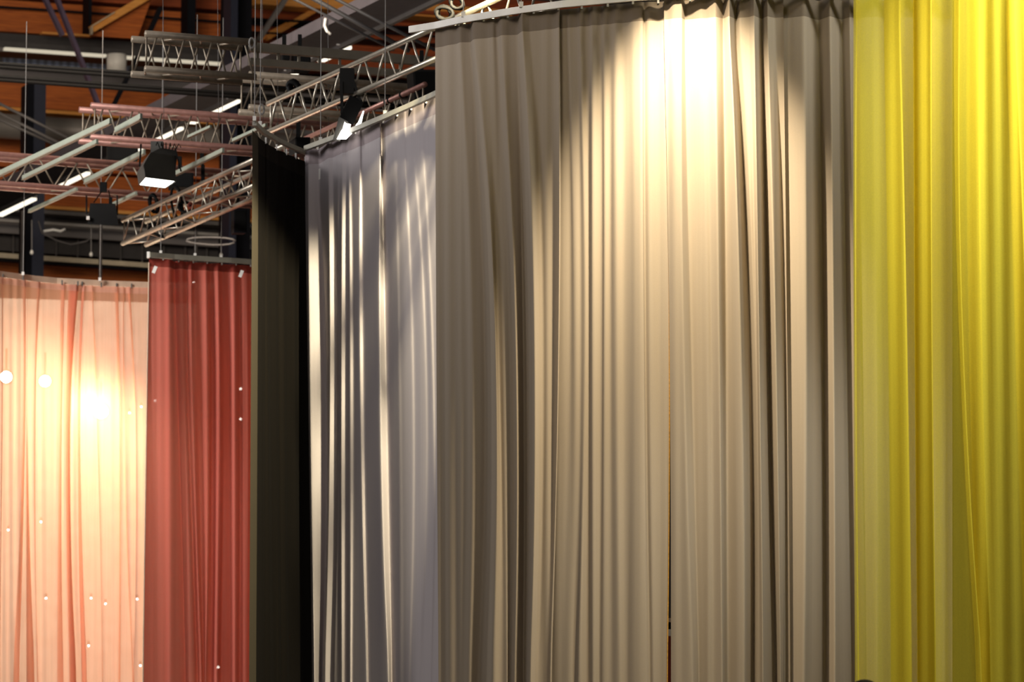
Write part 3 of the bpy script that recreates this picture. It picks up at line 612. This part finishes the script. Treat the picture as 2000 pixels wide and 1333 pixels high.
# diagonal cable tray with luminaires
ZT = 8.7; tp = lambda x, dy=0: atZ(x, (790 - x) * .4925 + dy, ZT)
tr = thing('cable_tray', 'wide dark cable tray running diagonally across the roof', 'cable tray', tp(440))
pa, pb = tp(880, -6), tp(-120, -6); dd = (pb - pa).normalized()
MB().bar(pa + Vector((0, 0, .02)), pb + Vector((0, 0, .02)), .5, .12).build('tray', M['traydark'], tr); MB().bar(pa + U2 * .25 - Vector((0, 0, .06)), pb + U2 * .25 - Vector((0, 0, .06)), .05, .05).build('lower_rim', M['steel'], tr)
for x0, x1, lab in ((602, 655, 'bright strip luminaire under the tray above the highest cross truss'), (503, 552, 'strip luminaire glimpsed through the highest cross truss'), (352, 440, 'bright strip luminaire between the highest and middle cross trusses'), (238, 330, 'strip luminaire behind the middle cross truss'), (80, 150, 'strip luminaire behind the lowest cross truss'), (-20, 46, 'strip luminaire at the picture edge over the orange sheer')):
    a, b = tp(x0, 12) + U2 * .10, tp(x1, 12) + U2 * .10; dz = Vector((0, 0, -.08))
    o = thing('strip_luminaire', lab, 'strip light', (a + b) / 2, 'strip lights under the tray')
    ho = MB().bar(a, b, .16, .07).build('housing', M['white'], o); MB().bar(a + dz * .7 + U2 * .02, b + dz * .7 + U2 * .02, .13, .05).build('tube', M['tube'], o)
    for e in (a, b): MB().bar(e - dd * .01, e + dd * .01, .17, .1).build('end_cap', M['rail'], ho)
for (x, y, lab) in ((640, 50, 'white cable curling onto the end of the bright strip luminaire'), (686, 22, 'white cable loop hanging from the diagonal tray')):
    own(MB().tube([atY(x - 4, y - 14, 36), atY(x - 6, y, 36), atY(x - 2, y + 10, 36), atY(x + 6, y + 17, 36)] if x < 660 else [atY(x - 4, y - 8, 36), atY(x - 4, y + 4, 36), atY(x, y + 12, 36), atY(x + 8, y + 10, 36), atY(x + 12, y, 36)], .014, 7), 'white_cable', M['rail'], lab, 'cable', None, True)
# small hanging bulbs in the window band, cable on the column
for (x, y, yt, lab) in ((62, 493, 430, 'small white pendant lamp beside the navy column'), (178, 497, 440, 'small white pendant lamp below the unlit softlight'), (432, 499, 455, 'small white pendant lamp above the coral red curtain rail')):
    o = thing('pendant_lamp', lab, 'lamp', onW(x, y, 6), 'small pendant lamps')
    p = onW(x, y, 6); q = onW(x, yt, 6); MB().tube([p, q], .006, 5).build('cord', M['steel'], o)
    MB().tube([p + Vector((0, 0, .03)), p + Vector((0, 0, .0)), p - Vector((0, 0, .03))], [.012, .026, .018], 10).build('bulb', M['white'], o, True)
own(MB().tube([onW(75, 432, 4), onW(82, 455, 4), onW(110, 470, 4), onW(138, 478, 4), onW(168, 472, 4), onW(180, 464, 4)], .012, 6), 'cable', M['steel'], 'thin grey cable sagging from the navy column to a pendant lamp', 'cable', None, True)
own(MB().tube([onW(85, 452, 4), onW(104, 449, 4), onW(118, 452, 4), onW(127, 448, 4)], .02, 6), 'bracket_arm', M['rail'], 'pale bracket arm sticking out from the navy column', 'bracket', None, True)

# ------------------------------------------------------------------ behind the sheers
st(MB().add([(-9.5, 42.5, 0), (-3.9, 44.0, 0), (-3.9, 44.0, 6.72), (-9.5, 42.5, 6.72)], [(0, 1, 2, 3)]), 'wall_glow_backing', 'backing')  # pale wall added so the space behind the sheer does not go dark
def spot_fixture(px, py, Y, r, mat, label, group):
    p = atY(px, py, Y); d = (EYEV - p).normalized(); o = thing('spotlight', label, 'stage light', p, group)
    MB().tube([p + d * .0, p - d * .04, p - d * .2, p - d * .24], [r * 1.25, r * 1.3, r * 1.1, r * .5], 16).build('housing', M['charcoal'], o, True)
    s = Vector((1, 0, 0)); u = d.cross(s).normalized(); s = u.cross(d)
    q = p + d * .006; MB().add([q + s * r * math.cos(k * math.pi / 10) + u * r * math.sin(k * math.pi / 10) for k in range(20)], [tuple(range(20))]).build('lens', M[mat], o)
    MB().bar(p - d * .1, p - d * .1 + Vector((0, 0, .3 if r > .03 else .05)), .02, .03, Vector((0, 1, 0))).build('yoke', M['charcoal'], o); return p
big = [(12, 737, 37, .060, 'large glowing spotlight behind the orange sheer, cut near the picture edge'), (88, 745, 37, .060, 'large glowing spotlight behind the orange sheer, middle of the three large ones'), (197, 804, 36.5, .075, 'largest and brightest glowing spotlight behind the orange sheer, lowest of the large ones')]
bp_ = [spot_fixture(x, y, Y, r, 'lens', lab, 'large spotlights behind the orange sheer') for x, y, Y, r, lab in big]
small = [(16, 1036, 'small light point left of its pair, higher than the bottom row'), (80, 1020, 'small light point with a twin lower beside it, above the bottom row'), (90, 1169, 'small light point in the bottom row below the middle spotlight'), (178, 1169, 'small light point in the bottom row under the brightest spotlight'), (206, 1180, 'small light point slightly lower than its bottom row neighbours'), (268, 1171, 'small light point in the bottom row closest to the coral red curtain'), (173, 1262, 'lowest small light point behind the orange sheer'), (253, 807, 'small light point level with the brightest spotlight'), (276, 795, 'small light point between the brightest spotlight and the red curtain edge'), (274, 1301, 'bluish light point at the very edge of the red curtain'), (303, 783, 'light point behind the flat end of the coral red curtain'), (470, 760, 'upper light point of two near the dark curtain, behind the coral red cloth'), (470, 819, 'lower light point of two near the dark curtain, behind the coral red cloth'), (378, 553, 'faint light point high behind the coral red curtain'), (426, 1304, 'faint light point low behind the coral red curtain')]
for x, y, lab in small: spot_fixture(x, y, 40 if x < 280 else 38, .010 if x < 280 else .014, 'lensw', lab, 'small lights behind the sheers')
# red board glimpsed through the opening
rb = thing('display_board', 'dark red display board glimpsed through the opening between grey panels', 'board', atY(1320, 1290, 24))
p = atY(1320, 1333, 24); zt = atY(1320, 1243, 24).z; x0 = atY(1270, 1290, 24).x; x1 = atY(1400, 1290, 24).x
def slab(xa, xb, za, zb, Y, th=.03): return MB().hexa([(xa, Y, za), (xb, Y, za), (xb, Y + th, za), (xa, Y + th, za), (xa, Y, zb), (xb, Y, zb), (xb, Y + th, zb), (xa, Y + th, zb)])
zs_ = [atY(1320, y, 24).z for y in (1243, 1230, 1216, 1208)]
slab(x0, x1, 0, zs_[0], 24).build('panel', M['redboard'], rb); slab(x0, x1, zs_[0], zs_[1], 24).build('white_strip', M['backing'], rb); slab(x0, x1, zs_[1], zs_[2], 24).build('black_strip', M['blackr'], rb); slab(x0, x1, zs_[2], zs_[3], 24).build('pale_cap', M['railwarm'], rb)

# ------------------------------------------------------------------ the visitor whose hair shows at the lower edge
hp = atY(1688, 1327.5, 14.2); hx, hy, hz = hp.x, hp.y, hp.z; S = hz / 1.78
per = thing('person', 'person with dark brown hair, only the crown showing in front of the yellow sheer', 'person', (hx, hy, 0))
def skin(name, verts, edges, radii, mat, parent):
    me = bpy.data.meshes.new(name); me.from_pydata([Vector(v) for v in verts], edges, []); o = bpy.data.objects.new(name, me); C.objects.link(o); o.parent = parent
    md = o.modifiers.new('skin', 'SKIN'); md.use_smooth_shade = True
    for i, r in enumerate(radii): me.skin_vertices[0].data[i].radius = (r, r) if not isinstance(r, tuple) else r
    me.skin_vertices[0].data[0].use_root = True
    sd = o.modifiers.new('sub', 'SUBSURF'); sd.levels = 1; sd.render_levels = 2; me.materials.append(mat); ORG[o.name] = ORG[parent.name]; return o
bv = [(0, 0, .95), (0, 0, 1.12), (0, 0, 1.32), (0, .01, 1.47), (0, 0, 1.54), (0, -.01, 1.60),
      (.10, 0, .90), (.11, .0, .50), (.11, .02, .09), (.11, -.13, .05), (-.10, 0, .90), (-.11, 0, .50), (-.11, .02, .09), (-.11, -.13, .05),
      (.17, .01, 1.42), (.23, .03, 1.14), (.24, -.03, .90), (.24, -.05, .82), (-.17, .01, 1.42), (-.23, .03, 1.14), (-.24, -.03, .90), (-.24, -.05, .82)]
be = [(0, 1), (1, 2), (2, 3), (3, 4), (4, 5), (0, 6), (6, 7), (7, 8), (8, 9), (0, 10), (10, 11), (11, 12), (12, 13), (3, 14), (14, 15), (15, 16), (16, 17), (3, 18), (18, 19), (19, 20), (20, 21)]
br = [(.16, .12), (.145, .11), (.165, .12), (.10, .08), .055, .055, .085, .06, .04, .04, .085, .06, .04, .04, .065, .048, .035, .03, .065, .048, .035, .03]
skin('body', bv, be, br, M['coat'], per)
def blob(c, rx, ry, rz, mat, name, fn=None, n=20, m=14):
    mb = MB(); vs = []; fs = []
    for j in range(m + 1):
        t = math.pi * j / m
        for i in range(n):
            a = 2 * math.pi * i / n; x, y, z = rx * math.sin(t) * math.cos(a), ry * math.sin(t) * math.sin(a), rz * math.cos(t)
            if fn: x, y, z = fn(x, y, z)
            vs.append(Vector((hx + c[0] + x, hy + c[1] + y, c[2] + z)))
    for j in range(m):
        for i in range(n): fs.append((j * n + i, (j + 1) * n + i, (j + 1) * n + (i + 1) % n, j * n + (i + 1) % n))
    mb.add(vs, fs); return mb.build(name, mat, per, True)
def facefn(x, y, z):   # the visitor faces the curtain (+y): nose, chin, brow
    if y > 0 and abs(x) < .02 and -.03 < z < .02: y += .018 * (1 - abs(x) / .02) * (1 - abs(z + .01) / .04)
    if z < -.04: x *= 1 - .25 * (-z - .04) / .07; y += .01
    return x, y, z
hc = hz - .115
blob((0, .01, hc), .075, .095, .112, M['skin'], 'head', facefn)
blob((0, -.006, hc + .015), .084, .10, .100, M['hair'], 'hair', lambda x, y, z: (x, min(y, .06 + .5 * max(0, z - .03)), max(z, -.09)))
for s in (-1, 1):
    blob((s * .078, .0, hc - .01), .008, .02, .03, M['skin'], 'ear')
    blob((s * .03, .098, hc), .011, .008, .008, M['white'], 'eye')
    for k in range(5):
        x0_, y0_ = s * .24 + (k - 2) * .016 * (1 if k < 4 else 1), -.055
        pts = [(hx + x0_, hy + y0_, .80), (hx + x0_ * 1.01, hy + y0_ - .012, .76 if k < 4 else .78), (hx + x0_ * 1.0, hy + y0_ - .006 + .012, .70 + .006 * abs(k - 2) if k < 4 else .75)]
        MB().tube(pts, [.010, .009, .006], 8).build('finger', M['skin'], per, True)

# ------------------------------------------------------------------ lights
def spot(loc, tgt, energy, ang, blend, col, size=.08):
    l = bpy.data.lights.new('spot', 'SPOT'); l.energy = energy; l.spot_size = math.radians(ang); l.spot_blend = blend; l.color = col; l.shadow_soft_size = size
    o = bpy.data.objects.new('spot_lamp', l); C.objects.link(o); o.location = loc
    o.rotation_euler = (Vector(tgt) - Vector(loc)).to_track_quat('-Z', 'Y').to_euler(); return o
def area(loc, tgt, energy, sx, sy, col):
    l = bpy.data.lights.new('area', 'AREA'); l.shape = 'RECTANGLE'; l.size = sx; l.size_y = sy; l.energy = energy; l.color = col
    o = bpy.data.objects.new('added_area_lamp', l); C.objects.link(o); o.location = loc
    o.rotation_euler = (Vector(tgt) - Vector(loc)).to_track_quat('-Z', 'Y').to_euler(); return o
WARM = (1, .82, .56)
spot((.88, 19.22, 6.7), (1.0, 20.3, 2.7), 1750, 48, .85, WARM, .05)
area((-1.6, 17.0, 7.6), (-.1, 21, 2.8), 50, 1.5, 1, (1, .84, .64))  # soft fill added to lift the outer grey panels
spot((-.17, 21.66, 6.9), (-1.42, 25.3, 2.9), 3300, 44, .4, (1, .87, .56), .05)
area((2.7, 18.9, 6.9), (2.3, 17.4, 4.6), 90, 1.6, .5, (1, .97, .86))  # added backlight, out of view, to brighten the yellow sheer
spot((3.3, 16.0, 7.0), (2.55, 17.5, 4.1), 1700, 50, 1.0, (1, .99, .90), .3)
for p, e in zip(bp_, (1, 1, 1.4)):  # lamps added close behind the sheer for the spotlights' glow and halo
    l = bpy.data.lights.new('glow', 'SPOT'); l.spot_size = math.radians(130); l.spot_blend = 1; l.energy = 110 * e; l.color = (1, .84, .62); l.shadow_soft_size = .06
    o = bpy.data.objects.new('added_glow_lamp', l); C.objects.link(o); o.rotation_euler = Vector((0, -1, -.75)).to_track_quat('-Z', 'Y').to_euler(); o.location = atY(CX + p.x / (p.y * cp + (p.z - EYE) * sp) * F, pyof(p.y, p.z), 34.3)
    l2 = bpy.data.lights.new('glow', 'POINT'); l2.color = l.color; l2.energy = 8 * e; l2.shadow_soft_size = .03; o2 = bpy.data.objects.new('added_glow_lamp', l2); C.objects.link(o2); o2.location = o.location + Vector((0, -.75, 0)) * 1.0
area((-4.9, 36.6, 3.0), (-4.3, 33, 2.9), 150, 3.6, 1.8, (1, .86, .66))  # broad backlight added for the orange sheer's glow
area((-6, 40, 4.6), (-6.2, 43.3, 2.0), 40, 4, .6, (1, .9, .8))  # added wash for the pale wall behind the sheer
spot(cen - Vector((0, 0, .05)), cen + Vector((-.2, -.1, -2)), 120, 120, .5, (1, .95, .85))
area((-7, 33, 10.5), (-4, 54, 9.5), 1300, 8, 3, (1, .84, .66))  # general wash added on the roof timbers and back wall
area((-2.3, 19.6, 7.2), (-1.2, 25.0, 3.4), 34, 1.2, 1, (1, .95, .96))  # frontal fill added for the mauve folds
area((-4.6, 21.9, 7.6), (-1.0, 24.2, 4.0), 46, 2, 2, (.92, .93, 1))  # cool fill added to raise the mauve cloth
area((-8, 27, 8), (-3.2, 32, 3.8), 640, 2, 2, (1, .95, .9))  # side light added to bring out the red pleats
w = bpy.data.worlds.new('hall'); sc.world = w; w.use_nodes = True
bg = w.node_tree.nodes['Background']; bg.inputs['Color'].default_value = (1, .90, .80, 1); bg.inputs['Strength'].default_value = .075

# ------------------------------------------------------------------ camera
cam = bpy.data.cameras.new('camera'); co = bpy.data.objects.new('camera', cam); C.objects.link(co); sc.camera = co
co.location = EYEV; co.rotation_euler = (math.pi / 2 + P, 0, 0)
cam.sensor_width = 36; cam.lens = F / 2000 * 36; cam.clip_end = 200
cam.dof.use_dof = True; cam.dof.focus_distance = 20.4; cam.dof.aperture_fstop = 5.6
sc.view_settings.view_transform = 'Standard'; sc.view_settings.look = 'None'; sc.view_settings.exposure = 0; sc.view_settings.gamma = 1
sc.cycles.transparent_max_bounces = 24; sc.cycles.max_bounces = 8
